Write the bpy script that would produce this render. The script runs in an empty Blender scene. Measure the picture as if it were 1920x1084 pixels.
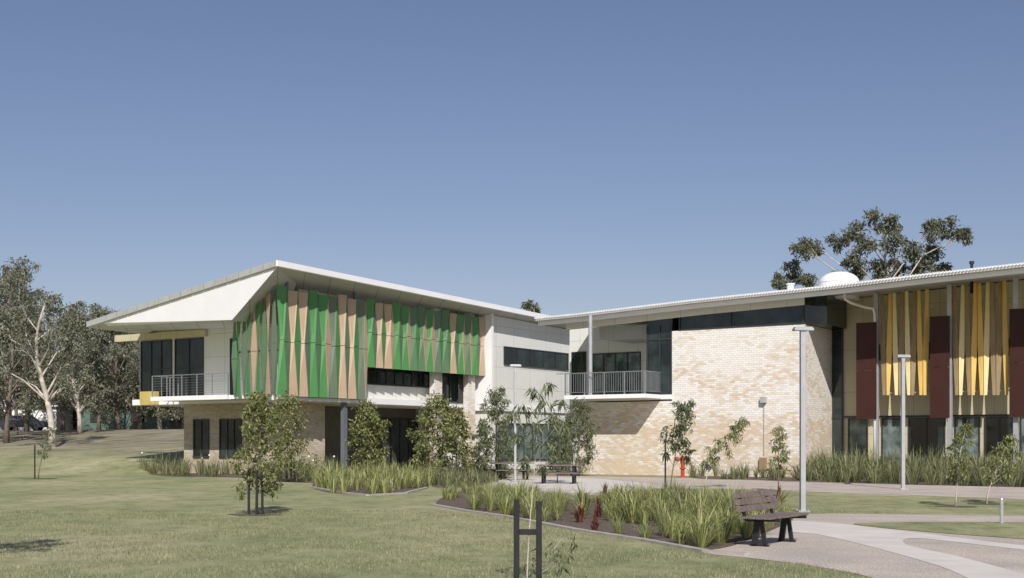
import bpy, math, random
import numpy as np
from mathutils import Vector
F=2400.0; HZ=830.0; CH=1.6
Ox,Oy=-11.0,60.0
CU=(0.83205,-0.5547); CW=(0.5547,0.83205)
RZ=math.atan2(CU[1],CU[0])
col=bpy.context.scene.collection
# ---------- coordinate helpers (site survey from the picture) ----------
def on_w(px,w0):
    t=(px-960)/F
    Y=(w0+CW[0]*Ox+CW[1]*Oy)/(CW[0]*t+CW[1]); X=t*Y
    return CU[0]*(X-Ox)+CU[1]*(Y-Oy), Y
def on_u(px,u0):
    t=(px-960)/F
    Y=(u0+CU[0]*Ox+CU[1]*Oy)/(CU[0]*t+CU[1]); X=t*Y
    return CW[0]*(X-Ox)+CW[1]*(Y-Oy), Y
def zz(py,Y): return CH+(HZ-py)*Y/F
def G(px,py):
    Y=CH*F/(py-HZ); return ((px-960)/F*Y, Y)
def uw(X,Y):
    return CU[0]*(X-Ox)+CU[1]*(Y-Oy), CW[0]*(X-Ox)+CW[1]*(Y-Oy)
def sstep(a,b,x):
    t=max(0,min(1,(x-a)/(b-a))); return t*t*(3-2*t)
def terr(X,Y):
    u,w=uw(X,Y)
    m=1-sstep(-17,-8.5,u)
    return min(2.7,max(0,0.092*(w+2)))*m
# ---------- materials ----------
def nt(name):
    m=bpy.data.materials.new(name); m.use_nodes=True
    t=m.node_tree; b=t.nodes["Principled BSDF"]; return m,t,b
def L(t,a,b): t.links.new(a,b)
def mat(name,c,rough=.6,metal=0,var=.12,scale=3,bump=0,bscale=40,spec=.4):
    m,t,b=nt(name)
    n=t.nodes.new("ShaderNodeTexNoise"); n.inputs["Scale"].default_value=scale; n.inputs["Detail"].default_value=6
    tc=t.nodes.new("ShaderNodeTexCoord"); L(t,tc.outputs["Object"],n.inputs["Vector"])
    r=t.nodes.new("ShaderNodeMapRange"); r.inputs["From Min"].default_value=.3; r.inputs["From Max"].default_value=.7
    r.inputs["To Min"].default_value=1-var; r.inputs["To Max"].default_value=1+var
    L(t,n.outputs["Fac"],r.inputs["Value"])
    v=t.nodes.new("ShaderNodeVectorMath"); v.operation='SCALE'; v.inputs[0].default_value=c
    L(t,r.outputs[0],v.inputs["Scale"]); L(t,v.outputs[0],b.inputs["Base Color"])
    b.inputs["Roughness"].default_value=rough; b.inputs["Metallic"].default_value=metal
    b.inputs["Specular IOR Level"].default_value=spec
    if bump:
        n2=t.nodes.new("ShaderNodeTexNoise"); n2.inputs["Scale"].default_value=bscale; L(t,tc.outputs["Object"],n2.inputs["Vector"])
        bp=t.nodes.new("ShaderNodeBump"); bp.inputs["Strength"].default_value=bump; bp.inputs["Distance"].default_value=.05
        L(t,n2.outputs["Fac"],bp.inputs["Height"]); L(t,bp.outputs[0],b.inputs["Normal"])
    return m
def ramp(t,stops):
    r=t.nodes.new("ShaderNodeValToRGB"); e=r.color_ramp.elements
    while len(e)<len(stops): e.new(.5)
    for i,(p,c) in enumerate(stops): e[i].position=p; e[i].color=(*c,1)
    return r
def leafmat(name,stops,trans=.3):
    m,t,b=nt(name)
    g=t.nodes.new("ShaderNodeNewGeometry"); r=ramp(t,stops); L(t,g.outputs["Random Per Island"],r.inputs[0])
    L(t,r.outputs[0],b.inputs["Base Color"]); b.inputs["Roughness"].default_value=.5; b.inputs["Specular IOR Level"].default_value=.3
    tr=t.nodes.new("ShaderNodeBsdfTranslucent"); L(t,r.outputs[0],tr.inputs["Color"])
    mx=t.nodes.new("ShaderNodeMixShader"); mx.inputs[0].default_value=trans
    L(t,b.outputs[0],mx.inputs[1]); L(t,tr.outputs[0],mx.inputs[2])
    L(t,mx.outputs[0],t.nodes["Material Output"].inputs["Surface"]); return m
def brickmat(name,c1,c2,mortar,b0=-.75,b1=.35,zg=0):
    m,t,b=nt(name)
    tc=t.nodes.new("ShaderNodeTexCoord"); s=t.nodes.new("ShaderNodeSeparateXYZ"); L(t,tc.outputs["Object"],s.inputs[0])
    a=t.nodes.new("ShaderNodeMath"); a.operation='ADD'; L(t,s.outputs[0],a.inputs[0]); L(t,s.outputs[1],a.inputs[1])
    c=t.nodes.new("ShaderNodeCombineXYZ"); L(t,a.outputs[0],c.inputs[0]); L(t,s.outputs[2],c.inputs[1])
    k=t.nodes.new("ShaderNodeTexBrick"); L(t,c.outputs[0],k.inputs["Vector"])
    k.inputs["Scale"].default_value=1; k.inputs["Brick Width"].default_value=.27; k.inputs["Row Height"].default_value=.10
    k.inputs["Mortar Size"].default_value=.011; k.inputs["Mortar Smooth"].default_value=.2
    k.inputs["Color1"].default_value=(*c1,1); k.inputs["Color2"].default_value=(*c2,1); k.inputs["Mortar"].default_value=(*mortar,1)
    n=t.nodes.new("ShaderNodeTexNoise"); n.inputs["Scale"].default_value=.5; n.inputs["Detail"].default_value=5; n.inputs["Roughness"].default_value=.7
    mp=t.nodes.new("ShaderNodeMapping"); mp.inputs["Scale"].default_value=(.7,1.5,1); L(t,c.outputs[0],mp.inputs[0]); L(t,mp.outputs[0],n.inputs["Vector"])
    r=t.nodes.new("ShaderNodeMapRange"); r.inputs["From Min"].default_value=.35; r.inputs["From Max"].default_value=.65
    r.inputs["To Min"].default_value=b0; r.inputs["To Max"].default_value=b1
    L(t,n.outputs["Fac"],r.inputs["Value"])
    mz=t.nodes.new("ShaderNodeMath"); mz.operation='MULTIPLY_ADD'; L(t,s.outputs[2],mz.inputs[0]); mz.inputs[1].default_value=-zg; mz.inputs[2].default_value=zg*3.6
    ad=t.nodes.new("ShaderNodeMath"); ad.operation='ADD'; ad.use_clamp=False; L(t,r.outputs[0],ad.inputs[0]); L(t,mz.outputs[0],ad.inputs[1]); L(t,ad.outputs[0],k.inputs["Bias"])
    n2=t.nodes.new("ShaderNodeTexNoise"); n2.inputs["Scale"].default_value=4; n2.inputs["Detail"].default_value=8; L(t,tc.outputs["Object"],n2.inputs["Vector"])
    r2=t.nodes.new("ShaderNodeMapRange"); r2.inputs["To Min"].default_value=.88; r2.inputs["To Max"].default_value=1.12; L(t,n2.outputs["Fac"],r2.inputs["Value"])
    v=t.nodes.new("ShaderNodeVectorMath"); v.operation='SCALE'; L(t,k.outputs["Color"],v.inputs[0]); L(t,r2.outputs[0],v.inputs["Scale"])
    L(t,v.outputs[0],b.inputs["Base Color"]); b.inputs["Roughness"].default_value=.85; b.inputs["Specular IOR Level"].default_value=.2
    bp=t.nodes.new("ShaderNodeBump"); bp.inputs["Strength"].default_value=.5; bp.inputs["Distance"].default_value=.02; bp.invert=True
    L(t,k.outputs["Fac"],bp.inputs["Height"]); L(t,bp.outputs[0],b.inputs["Normal"])
    return m
def panelmat(name,c,pw,ph,joint=.6,wave=0,js=.012,ws=.5):
    m,t,b=nt(name)
    tc=t.nodes.new("ShaderNodeTexCoord"); s=t.nodes.new("ShaderNodeSeparateXYZ"); L(t,tc.outputs["Object"],s.inputs[0])
    a=t.nodes.new("ShaderNodeMath"); a.operation='ADD'; L(t,s.outputs[0],a.inputs[0]); L(t,s.outputs[1],a.inputs[1])
    cb=t.nodes.new("ShaderNodeCombineXYZ"); L(t,a.outputs[0],cb.inputs[0]); L(t,s.outputs[2],cb.inputs[1])
    k=t.nodes.new("ShaderNodeTexBrick"); k.offset=0; L(t,cb.outputs[0],k.inputs["Vector"])
    k.inputs["Scale"].default_value=1; k.inputs["Brick Width"].default_value=pw; k.inputs["Row Height"].default_value=ph
    k.inputs["Mortar Size"].default_value=js; k.inputs["Color1"].default_value=(*c,1)
    k.inputs["Color2"].default_value=(*[x*.96 for x in c],1); k.inputs["Mortar"].default_value=(*[x*joint for x in c],1)
    n=t.nodes.new("ShaderNodeTexNoise"); n.inputs["Scale"].default_value=1.2; n.inputs["Detail"].default_value=8; L(t,tc.outputs["Object"],n.inputs["Vector"])
    r=t.nodes.new("ShaderNodeMapRange"); r.inputs["To Min"].default_value=.93; r.inputs["To Max"].default_value=1.06; L(t,n.outputs["Fac"],r.inputs["Value"])
    v=t.nodes.new("ShaderNodeVectorMath"); v.operation='SCALE'; L(t,k.outputs["Color"],v.inputs[0]); L(t,r.outputs[0],v.inputs["Scale"])
    L(t,v.outputs[0],b.inputs["Base Color"]); b.inputs["Roughness"].default_value=.55; b.inputs["Specular IOR Level"].default_value=.35
    if wave:
        w=t.nodes.new("ShaderNodeTexWave"); w.inputs["Scale"].default_value=wave; L(t,cb.outputs[0],w.inputs["Vector"])
        bp=t.nodes.new("ShaderNodeBump"); bp.inputs["Strength"].default_value=ws; bp.inputs["Distance"].default_value=.03
        L(t,w.outputs["Fac"],bp.inputs["Height"]); L(t,bp.outputs[0],b.inputs["Normal"])
    return m
def glassmat(name,c1,c2,rough=.04,scale=.7):
    m,t,b=nt(name)
    tc=t.nodes.new("ShaderNodeTexCoord"); n=t.nodes.new("ShaderNodeTexNoise"); n.inputs["Scale"].default_value=scale; n.inputs["Detail"].default_value=5
    L(t,tc.outputs["Object"],n.inputs["Vector"]); r=ramp(t,[(.4,c1),(.62,c2)]); L(t,n.outputs["Fac"],r.inputs[0])
    L(t,r.outputs[0],b.inputs["Base Color"]); b.inputs["Roughness"].default_value=rough; b.inputs["Specular IOR Level"].default_value=.6
    n2=t.nodes.new("ShaderNodeTexNoise"); n2.inputs["Scale"].default_value=.8; L(t,tc.outputs["Object"],n2.inputs["Vector"])
    bp=t.nodes.new("ShaderNodeBump"); bp.inputs["Strength"].default_value=.15; bp.inputs["Distance"].default_value=.05
    L(t,n2.outputs["Fac"],bp.inputs["Height"]); L(t,bp.outputs[0],b.inputs["Normal"]); return m
BRICK=brickmat("brick_cream",(.80,.78,.74),(.60,.48,.33),(.64,.59,.51),-.75,.45,.16)
BRICKT=brickmat("brick_tan",(.58,.52,.43),(.44,.355,.24),(.45,.40,.32),-.4,.5)
CREAM=panelmat("cream_cladding",(.75,.755,.70),1.8,1.2,.62)
CREAMY=panelmat("sand_cladding",(.58,.52,.34),1.2,2.0,.55)
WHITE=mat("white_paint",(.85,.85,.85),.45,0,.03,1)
WCORR=panelmat("white_sheet",(.88,.88,.88),30.0,50,.95,wave=5,ws=.12)
GCORR=panelmat("grey_corrugated",(.46,.47,.46),2.0,50,.8,wave=4)
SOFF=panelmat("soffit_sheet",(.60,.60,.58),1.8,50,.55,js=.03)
FASC=mat("grey_fascia",(.40,.41,.39),.5,0,.08,2)
ZINC=mat("roof_metal",(.72,.73,.74),.4,.1,.06,2)
GLASS=glassmat("dark_glass",(.008,.014,.014),(.035,.055,.052))
GLASS2=glassmat("curtain_glass",(.04,.065,.065),(.20,.25,.24),.08,1.4)
DARK=mat("dark_interior",(.03,.03,.032),.7)
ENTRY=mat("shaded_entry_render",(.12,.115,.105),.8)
FRAME=mat("charcoal_frame",(.04,.042,.045),.4)
STEEL=mat("galvanised_steel",(.46,.47,.49),.4,.3,.08,4)
RAILM=mat("grey_rail_steel",(.27,.28,.29),.45,.3,.06,4)
STEELD=mat("steel_grey_blue",(.16,.18,.21),.45,.2,.05,4)
GR1=mat("panel_bright_green",(.085,.27,.085),.5,0,.06,1.5)
GR2=mat("panel_mid_green",(.12,.215,.115),.5,0,.06,1.5)
GR3=mat("panel_olive_green",(.145,.195,.135),.5,0,.06,1.5)
TAN=mat("panel_tan",(.51,.375,.26),.5,0,.06,1.5)
MAROON=mat("panel_maroon",(.055,.022,.017),.5,0,.08,1.5,spec=.2)
YEL=mat("fin_yellow",(.74,.49,.13),.45,0,.05,2)
YELL=mat("fin_pale_yellow",(.80,.68,.35),.45,0,.05,2)
BRN=mat("fin_brown",(.31,.225,.12),.5,0,.08,2)
YSP=mat("mustard_panel",(.55,.44,.14),.5)
CONC=mat("concrete",(.66,.61,.55),.85,0,.10,1.2,.2,60)
CONCD=mat("concrete_edging",(.42,.39,.35),.9,0,.15,3,.2,60)
BARKW=mat("pale_bark",(.50,.45,.39),.9,0,.35,2.5,.4,20)
BARKB=mat("brown_bark",(.17,.135,.11),.9,0,.3,5,.4,30)
STAKE=mat("black_stake_timber",(.018,.017,.018),.7,0,.3,8)
MULCH=mat("bark_mulch",(.15,.115,.09),.95,0,.7,22,.9,30)
RED=mat("red_paint",(.45,.07,.04),.4)
TIMB=mat("brown_slats",(.18,.14,.125),.65,0,.3,9,.2,40)
BLACK=mat("black_steel",(.02,.02,.022),.45)
LG=leafmat("gum_leaf",[(0,(.08,.09,.05)),(.5,(.15,.165,.105)),(1,(.25,.25,.17))],.3)
LB=leafmat("background_gum_leaf",[(0,(.11,.12,.075)),(.5,(.20,.21,.14)),(1,(.33,.33,.24))],.3)
LY=leafmat("young_leaf",[(0,(.10,.13,.04)),(.55,(.235,.26,.10)),(1,(.44,.43,.20))],.35)
LN=leafmat("young_dark_leaf",[(0,(.07,.10,.04)),(.55,(.16,.19,.095)),(1,(.33,.35,.20))],.35)
LGR=leafmat("strappy_leaf",[(0,(.17,.20,.065)),(.5,(.36,.40,.15)),(1,(.62,.60,.30))],.4)
LGD=leafmat("tussock_leaf",[(0,(.13,.15,.07)),(.5,(.24,.27,.13)),(1,(.46,.44,.26))],.4)
LRD=leafmat("red_leaf",[(0,(.09,.03,.025)),(.6,(.19,.065,.05)),(1,(.30,.16,.09))],.3)
BLADE=leafmat("grass_blade",[(0,(.19,.22,.105)),(.5,(.34,.36,.19)),(1,(.56,.52,.34))],.4)
FLOW=mat("white_flower",(.8,.8,.78),.6)
def lawnmat():
    m,t,b=nt("lawn_grass")
    g=t.nodes.new("ShaderNodeNewGeometry")
    def noi(s,d,rough=.6,sc=None):
        n=t.nodes.new("ShaderNodeTexNoise"); n.inputs["Scale"].default_value=s; n.inputs["Detail"].default_value=d; n.inputs["Roughness"].default_value=rough
        if sc:
            mp=t.nodes.new("ShaderNodeMapping"); mp.inputs["Scale"].default_value=sc; mp.inputs["Rotation"].default_value=(0,0,.35); L(t,g.outputs["Position"],mp.inputs[0]); L(t,mp.outputs[0],n.inputs["Vector"])
        else: L(t,g.outputs["Position"],n.inputs["Vector"])
        return n
    n1=noi(.25,6,.65,(1,.5,1)); n2=noi(1.6,7,.75,(1,.6,1)); n3=noi(22,5,.85)
    r1=ramp(t,[(.35,(.255,.285,.15)),(.5,(.355,.365,.205)),(.66,(.48,.45,.30))]); L(t,n1.outputs["Fac"],r1.inputs[0])
    r2=ramp(t,[(.35,(.66,.69,.63)),(.5,(.98,.98,.97)),(.65,(1.2,1.16,1.16))]); L(t,n2.outputs["Fac"],r2.inputs[0])
    r3=ramp(t,[(.3,(.55,.58,.52)),(.7,(1.4,1.36,1.32))]); L(t,n3.outputs["Fac"],r3.inputs[0])
    def mul(a,bb):
        v=t.nodes.new("ShaderNodeVectorMath"); v.operation='MULTIPLY'; L(t,a,v.inputs[0]); L(t,bb,v.inputs[1]); return v.outputs[0]
    c=mul(mul(r1.outputs[0],r2.outputs[0]),r3.outputs[0])
    d=t.nodes.new("ShaderNodeVectorMath"); d.operation='DOT_PRODUCT'; d.inputs[1].default_value=(CW[0],CW[1],0); L(t,g.outputs["Position"],d.inputs[0])
    off=CW[0]*Ox+CW[1]*Oy
    a=t.nodes.new("ShaderNodeMath"); a.operation='ADD'; L(t,d.outputs["Value"],a.inputs[0])
    n4=noi(.2,5); ms=t.nodes.new("ShaderNodeMath"); ms.operation='MULTIPLY'; ms.inputs[1].default_value=9; L(t,n4.outputs["Fac"],ms.inputs[0]); L(t,ms.outputs[0],a.inputs[1])
    mr=t.nodes.new("ShaderNodeMapRange"); mr.inputs["From Min"].default_value=off+9; mr.inputs["From Max"].default_value=off+18; L(t,a.outputs[0],mr.inputs["Value"])
    n5=noi(.5,7,.75,(.5,1.4,1)); r5=ramp(t,[(.38,(.13,.12,.08)),(.5,(.28,.25,.17)),(.64,(.40,.36,.25))]); L(t,n5.outputs["Fac"],r5.inputs[0])
    mx=t.nodes.new("ShaderNodeMix"); mx.data_type='RGBA'; L(t,mr.outputs[0],mx.inputs["Factor"]); L(t,c,mx.inputs[6]); L(t,r5.outputs[0],mx.inputs[7])
    L(t,mx.outputs[2],b.inputs["Base Color"]); b.inputs["Roughness"].default_value=.9; b.inputs["Specular IOR Level"].default_value=.15
    bp=t.nodes.new("ShaderNodeBump"); bp.inputs["Strength"].default_value=.6; bp.inputs["Distance"].default_value=.06; L(t,n3.outputs["Fac"],bp.inputs["Height"]); L(t,bp.outputs[0],b.inputs["Normal"])
    return m
LAWN=lawnmat()
def aggmat():
    m,t,b=nt("exposed_aggregate")
    g=t.nodes.new("ShaderNodeNewGeometry"); n=t.nodes.new("ShaderNodeTexNoise"); n.inputs["Scale"].default_value=35; n.inputs["Detail"].default_value=3; L(t,g.outputs["Position"],n.inputs["Vector"])
    r=ramp(t,[(.3,(.32,.265,.22)),(.5,(.49,.425,.36)),(.7,(.70,.63,.55))]); L(t,n.outputs["Fac"],r.inputs[0])
    n2=t.nodes.new("ShaderNodeTexNoise"); n2.inputs["Scale"].default_value=.8; n2.inputs["Detail"].default_value=6; L(t,g.outputs["Position"],n2.inputs["Vector"])
    r2=ramp(t,[(.35,(.88,.88,.88)),(.65,(1.1,1.09,1.08))]); L(t,n2.outputs["Fac"],r2.inputs[0])
    v=t.nodes.new("ShaderNodeVectorMath"); v.operation='MULTIPLY'; L(t,r.outputs[0],v.inputs[0]); L(t,r2.outputs[0],v.inputs[1])
    L(t,v.outputs[0],b.inputs["Base Color"]); b.inputs["Roughness"].default_value=.9; return m
AGG=aggmat()
# ---------- mesh builder ----------
class M:
    def __init__(s): s.v=[]; s.f=[]; s.m=[]
    def face(s,pts,mi=0):
        n=len(s.v); s.v+= [tuple(p) for p in pts]; s.f.append(tuple(range(n,n+len(pts)))); s.m.append(mi)
    def hexa(s,p,mi=0):
        n=len(s.v); s.v+=[tuple(q) for q in p]
        for a in ((3,2,1,0),(4,5,6,7),(0,1,5,4),(1,2,6,5),(2,3,7,6),(3,0,4,7)):
            s.f.append(tuple(n+i for i in a)); s.m.append(mi)
    def box(s,x0,x1,y0,y1,z0,z1,mi=0):
        s.hexa([(x0,y0,z0),(x1,y0,z0),(x1,y1,z0),(x0,y1,z0),(x0,y0,z1),(x1,y0,z1),(x1,y1,z1),(x0,y1,z1)],mi)
    def tube(s,path,rad,n=8,mi=0,cap=True):
        path=[Vector(p) for p in path]; k=len(path); st=len(s.v)
        for i,p in enumerate(path):
            d=(path[min(i+1,k-1)]-path[max(i-1,0)]); 
            if d.length<1e-6: d=Vector((0,0,1))
            d.normalize(); a=d.cross(Vector((0.13,1,0.07))); 
            if a.length<.05: a=d.cross(Vector((1,0,0)))
            a.normalize(); b=d.cross(a); r=rad[i] if isinstance(rad,(list,tuple)) else rad
            for j in range(n):
                an=2*math.pi*j/n; s.v.append(tuple(p+a*(r*math.cos(an))+b*(r*math.sin(an))))
        for i in range(k-1):
            for j in range(n):
                j2=(j+1)%n; s.f.append((st+i*n+j,st+i*n+j2,st+(i+1)*n+j2,st+(i+1)*n+j)); s.m.append(mi)
        if cap:
            s.f.append(tuple(st+j for j in range(n-1,-1,-1))); s.m.append(mi)
            s.f.append(tuple(st+(k-1)*n+j for j in range(n))); s.m.append(mi)
    def obj(s,name,parent=None,mats=(),label=None,smooth=False,bevel=0,**kw):
        me=bpy.data.meshes.new(name); me.from_pydata(s.v,[],s.f)
        for q in mats: me.materials.append(q)
        me.polygons.foreach_set("material_index",s.m)
        if smooth: me.polygons.foreach_set("use_smooth",[True]*len(s.f))
        me.update(); o=bpy.data.objects.new(name,me); col.objects.link(o)
        if parent: o.parent=parent
        if label: o["label"]=label
        for k,v in kw.items(): o[k]=v
        if bevel:
            bm=o.modifiers.new("b",'BEVEL'); bm.width=bevel; bm.segments=2; bm.limit_method='ANGLE'
        return o
def empty(name,label,cat,loc=(0,0,0),rz=0,group=None,parent=None):
    o=bpy.data.objects.new(name,None); o.empty_display_size=.3; o.location=loc; o.rotation_euler=(0,0,rz); col.objects.link(o)
    if parent: o.parent=parent
    if label: o["label"]=label
    if cat: o["category"]=cat
    if group: o["group"]=group
    return o
# ---------- ground ----------
def grid(name):
    xs=list(np.concatenate([[-3000,-1200,-500,-250],np.arange(-150,-60,6),np.arange(-60,60,1.5),np.arange(60,150,10),[250,500,1200,3000]]))
    ys=list(np.concatenate([[-3000,-1000,-300,-80],np.arange(-20,130,1.5),np.arange(130,240,10),[300,500,1200,3500]]))
    V=[(x,y,terr(x,y)) for y in ys for x in xs]; n=len(xs)
    Fc=[(j*n+i,j*n+i+1,(j+1)*n+i+1,(j+1)*n+i) for j in range(len(ys)-1) for i in range(n-1)]
    b=M(); b.v=V; b.f=Fc; b.m=[0]*len(Fc); o=b.obj(name,None,[LAWN],smooth=True); o["kind"]="structure"; return o
grid("lawn_ground")
def catmull(pts,sub=6):
    out=[];n=len(pts)
    for i in range(n):
        p0,p1,p2,p3=[np.array(pts[(i+k-1)%n],float) for k in range(4)]
        for s in range(sub):
            t=s/sub; out.append(tuple(.5*((2*p1)+(-p0+p2)*t+(2*p0-5*p1+4*p2-p3)*t*t+(-p0+3*p1-3*p2+p3)*t**3)))
    return out
def sheet(name,pix,z,m,smooth=True):
    pts=[G(*p) for p in pix]
    if smooth: pts=catmull(pts)
    b=M(); b.face([(x,y,z) for x,y in pts]); o=b.obj(name,None,[m]); o["kind"]="structure"
    if o.data.polygons[0].normal.z<0: o.data.flip_normals()
    return pts
agg=sheet("aggregate_path",[(1325,1036),(1400,1046),(1500,1058),(1600,1075),(1720,1100),(2200,1150),(2200,970),(1920,968),(1700,965),(1500,965),(1455,990),(1390,1018)],.004,AGG)
sheet("garden_path",[(940,893),(1080,893),(1300,897),(1600,905),(2050,913),(2050,940),(1850,934),(1600,925),(1400,918),(1240,917),(1180,926),(1060,929),(950,921),(905,908)],.004,AGG)
sheet("concrete_terrace",[(915,907),(960,897),(1100,897),(1238,911),(1180,921),(1060,925),(960,917)],.008,CONC)
cpath=sheet("concrete_path",[(1484,978),(1540,980),(1600,985),(1700,997),(1920,1024),(2200,1055),(2200,1062),(1920,1032),(1720,1010),(1700,1022),(1800,1045),(1960,1092),(1860,1100),(1760,1062),(1640,1028),(1540,1004),(1480,996)],.008,CONC)
isl=sheet("lawn_island",[(1600,983),(1700,980),(1850,980),(2200,985),(2200,1040),(1920,1012),(1800,1003),(1680,993)],.012,LAWN)
bedN=sheet("mulch_garden_bed",[(820,947),(850,926),(905,914),(1000,934),(1100,937),(1250,935),(1380,946),(1485,966),(1440,998),(1330,1032),(1210,1012),(1080,992),(950,967)],.006,MULCH)
bedL=sheet("mulch_bed_strip",[(262,872),(262,884),(310,893),(450,896),(560,905),(640,900),(600,880),(450,875)],.006,MULCH)
bedM=sheet("mulch_bed_corner",[(588,916),(680,928),(795,917),(800,897),(700,893),(610,897)],.006,MULCH)
bedR=sheet("mulch_bed_wall",[(1505,903),(1700,909),(1960,914),(1960,893),(1700,889),(1520,888)],.006,MULCH)
bedC=sheet("mulch_bed_entry",[(810,912),(870,914),(930,905),(950,893),(900,889),(820,893)],.006,MULCH)
bedW=sheet("mulch_bed_brick_wall",[(1310,898),(1400,900),(1500,903),(1500,894),(1310,891)],.006,MULCH)
def strip(name,pix,wid,h,m):
    p=[G(*q) for q in pix]; b=M()
    for i in range(len(p)-1):
        a=np.array(p[i]);c=np.array(p[i+1]);d=(c-a);d=d/np.linalg.norm(d);n=np.array((-d[1],d[0]))*wid/2
        b.hexa([(*(a-n),-.02),(*(c-n),-.02),(*(c+n),-.02),(*(a+n),-.02),(*(a-n),h),(*(c-n),h),(*(c+n),h),(*(a+n),h)])
    o=b.obj(name,None,[m]); o["kind"]="structure"
strip("concrete_kerb",[(812,948),(880,960),(950,970),(1080,995),(1210,1015),(1325,1036),(1400,1042)],.14,.04,CONCD)
strip("concrete_kerb",[(585,915),(640,925),(690,930),(760,926),(800,916)],.14,.05,CONCD)
strip("concrete_kerb",[(1505,905),(1700,911),(1960,917)],.12,.04,CONCD)

# ---------- BUILDING A : screened two-storey wing ----------
A=empty("screened_building","two storey brick building with green and tan folded panel screen","building",(Ox,Oy,0),RZ)
wEnd,_=on_u(905,0)
uL,YL=on_w(165,-1.24); zL=zz(605,YL)
zC=9.86; w2,Y2=on_u(925,1.2); z2=zz(572,Y2); w3=34; 
sl=(z2-zC)/(w2+1.24)
def redge(w): return zC+sl*(w+1.24)
slope=(zC-zL)/(1.2-uL)
def rtop(u,w): return redge(w)-slope*(1.2-u)
def rund(u,w): return rtop(u,w)-.26
b=M(); cs=[(uL,-1.24),(1.2,-1.24),(1.2,w3),(uL,w3)]
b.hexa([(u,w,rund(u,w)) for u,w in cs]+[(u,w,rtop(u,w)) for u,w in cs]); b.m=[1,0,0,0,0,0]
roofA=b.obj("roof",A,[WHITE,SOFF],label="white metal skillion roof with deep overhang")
b=M(); n=17
for i in range(n):
    a=uL+(1.2-uL)*i/n; c=uL+(1.2-uL)*(i+1)/n-.05
    b.hexa([(a,-1.34,rund(a,-1.3)+.02),(c,-1.34,rund(c,-1.3)+.02),(c,-1.245,rund(c,-1.3)+.02),(a,-1.245,rund(a,-1.3)+.02),
            (a,-1.34,rtop(a,-1.3)+.04),(c,-1.34,rtop(c,-1.3)+.04),(c,-1.245,rtop(c,-1.3)+.04),(a,-1.245,rtop(a,-1.3)+.04)])
b.obj("fascia",roofA,[FASC])
b=M()
b.hexa([(1.203,-1.34,redge(-1.34)-.24),(1.33,-1.34,redge(-1.34)-.24),(1.33,w3,redge(w3)-.24),(1.203,w3,redge(w3)-.24),(1.203,-1.34,redge(-1.34)+.03),(1.33,-1.34,redge(-1.34)+.03),(1.33,w3,redge(w3)+.03),(1.203,w3,redge(w3)+.03)])
b.obj("gutter",roofA,[WHITE])
WT=-1.22; WBt=-1.0
uW,YW=on_w(193,WT); uCc,YC=on_w(435,WBt); zWd=zz(600,YC); uRt,YR=on_w(519,WT)
b=M()
Lp=(uW,WT,rund(uW,WT)-.005); Rp=(min(uRt,1.15),WT,rund(min(uRt,1.15),WT)-.005); Cp=(uCc,WBt,zWd); Lb=(uW+.15,WBt,min(zz(611,YW),rund(uW,WT)-.04))
b.face([Lp,Lb,Cp,Rp]); b.face([Rp,Cp,(-.3,1.6,rund(-.3,1.6)-.02)],1)
b.face([Lb,(uW+.15,2.48,Lb[2]),(uCc,2.48,zWd),Cp],1)
b.face([Cp,(uCc,2.48,zWd),(-.3,1.6,rund(-.3,1.6)-.02)],1)
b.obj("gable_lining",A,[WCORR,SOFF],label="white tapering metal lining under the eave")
uE,YE=on_w(262,2.5)
b=M(); u1=-1.0
b.hexa([(uE,2.5,3.9),(u1,2.5,3.9),(u1,wEnd,3.9),(uE,wEnd,3.9)]+[(u,w,rund(u,w)-.02) for u,w in ((uE,2.5),(u1,2.5),(u1,wEnd),(uE,wEnd))])
b.obj("upper_wall",A,[CREAM])
uB,_=on_w(345,2.5); wP,_=on_u(640,-.4); wS,_=on_u(806,-.15); wStep,_=on_u(684,0)
b=M(); b.box(uB,-1.5,2.5,wP,0,3.595); b.obj("brick_wall",A,[BRICKT],label="tan brick ground floor wall")
def uw_(px,w): return on_w(px,w)[0]
ua=uw_(292,.3); ub=uw_(434,.3)
b=M(); b.box(uE,-.98,2.0,wEnd,3.6,3.897); b.box(-.978,-.05,.3,wStep,3.62,3.78); b.box(-.978,-.35,wStep+.003,wS,3.6,3.897); b.box(ua,-.982,.25,1.995,3.72,3.9)
b.obj("floor_slab",A,[WHITE])
wa,_=on_u(683,-.9); wb,_=on_u(805,-.9)
b=M(); b.box(-.985,-.85,wa,wb,3.903,4.62); b.obj("spandrel",A,[CREAM])
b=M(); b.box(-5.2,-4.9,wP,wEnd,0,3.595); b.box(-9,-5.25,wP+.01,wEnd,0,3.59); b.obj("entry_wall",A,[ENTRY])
def window(parent,axis,c,a0,a1,z0,z1,nm=2,nh=0,glass=GLASS,fr=FRAME,out=-1,tk=.055,name="window",dep=.06):
    g=M(); f=M()
    def bx(m,p0,p1,q0,q1,d0,d1):
        lo,hi=sorted((c+out*d0,c+out*d1))
        if axis=='w': m.box(p0,p1,lo,hi,q0,q1)
        else: m.box(lo,hi,p0,p1,q0,q1)
    bx(g,a0,a1,z0,z1,-.02,.012)
    bx(f,a0-tk,a1+tk,z1,z1+tk,-.02,dep); bx(f,a0-tk,a1+tk,z0-tk,z0,-.02,dep+.03)
    bx(f,a0-tk,a0,z0,z1,-.02,dep); bx(f,a1,a1+tk,z0,z1,-.02,dep)
    for i in range(1,nm): 
        p=a0+(a1-a0)*i/nm; bx(f,p-tk/2,p+tk/2,z0,z1,-.02,dep)
    for i in range(1,nh+1):
        q=z0+(z1-z0)*i/(nh+1); bx(f,a0,a1,q-tk/2,q+tk/2,-.02,dep-.01)
    o=g.obj(name,parent,[glass]); f.obj("frame",o,[fr]); return o
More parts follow.
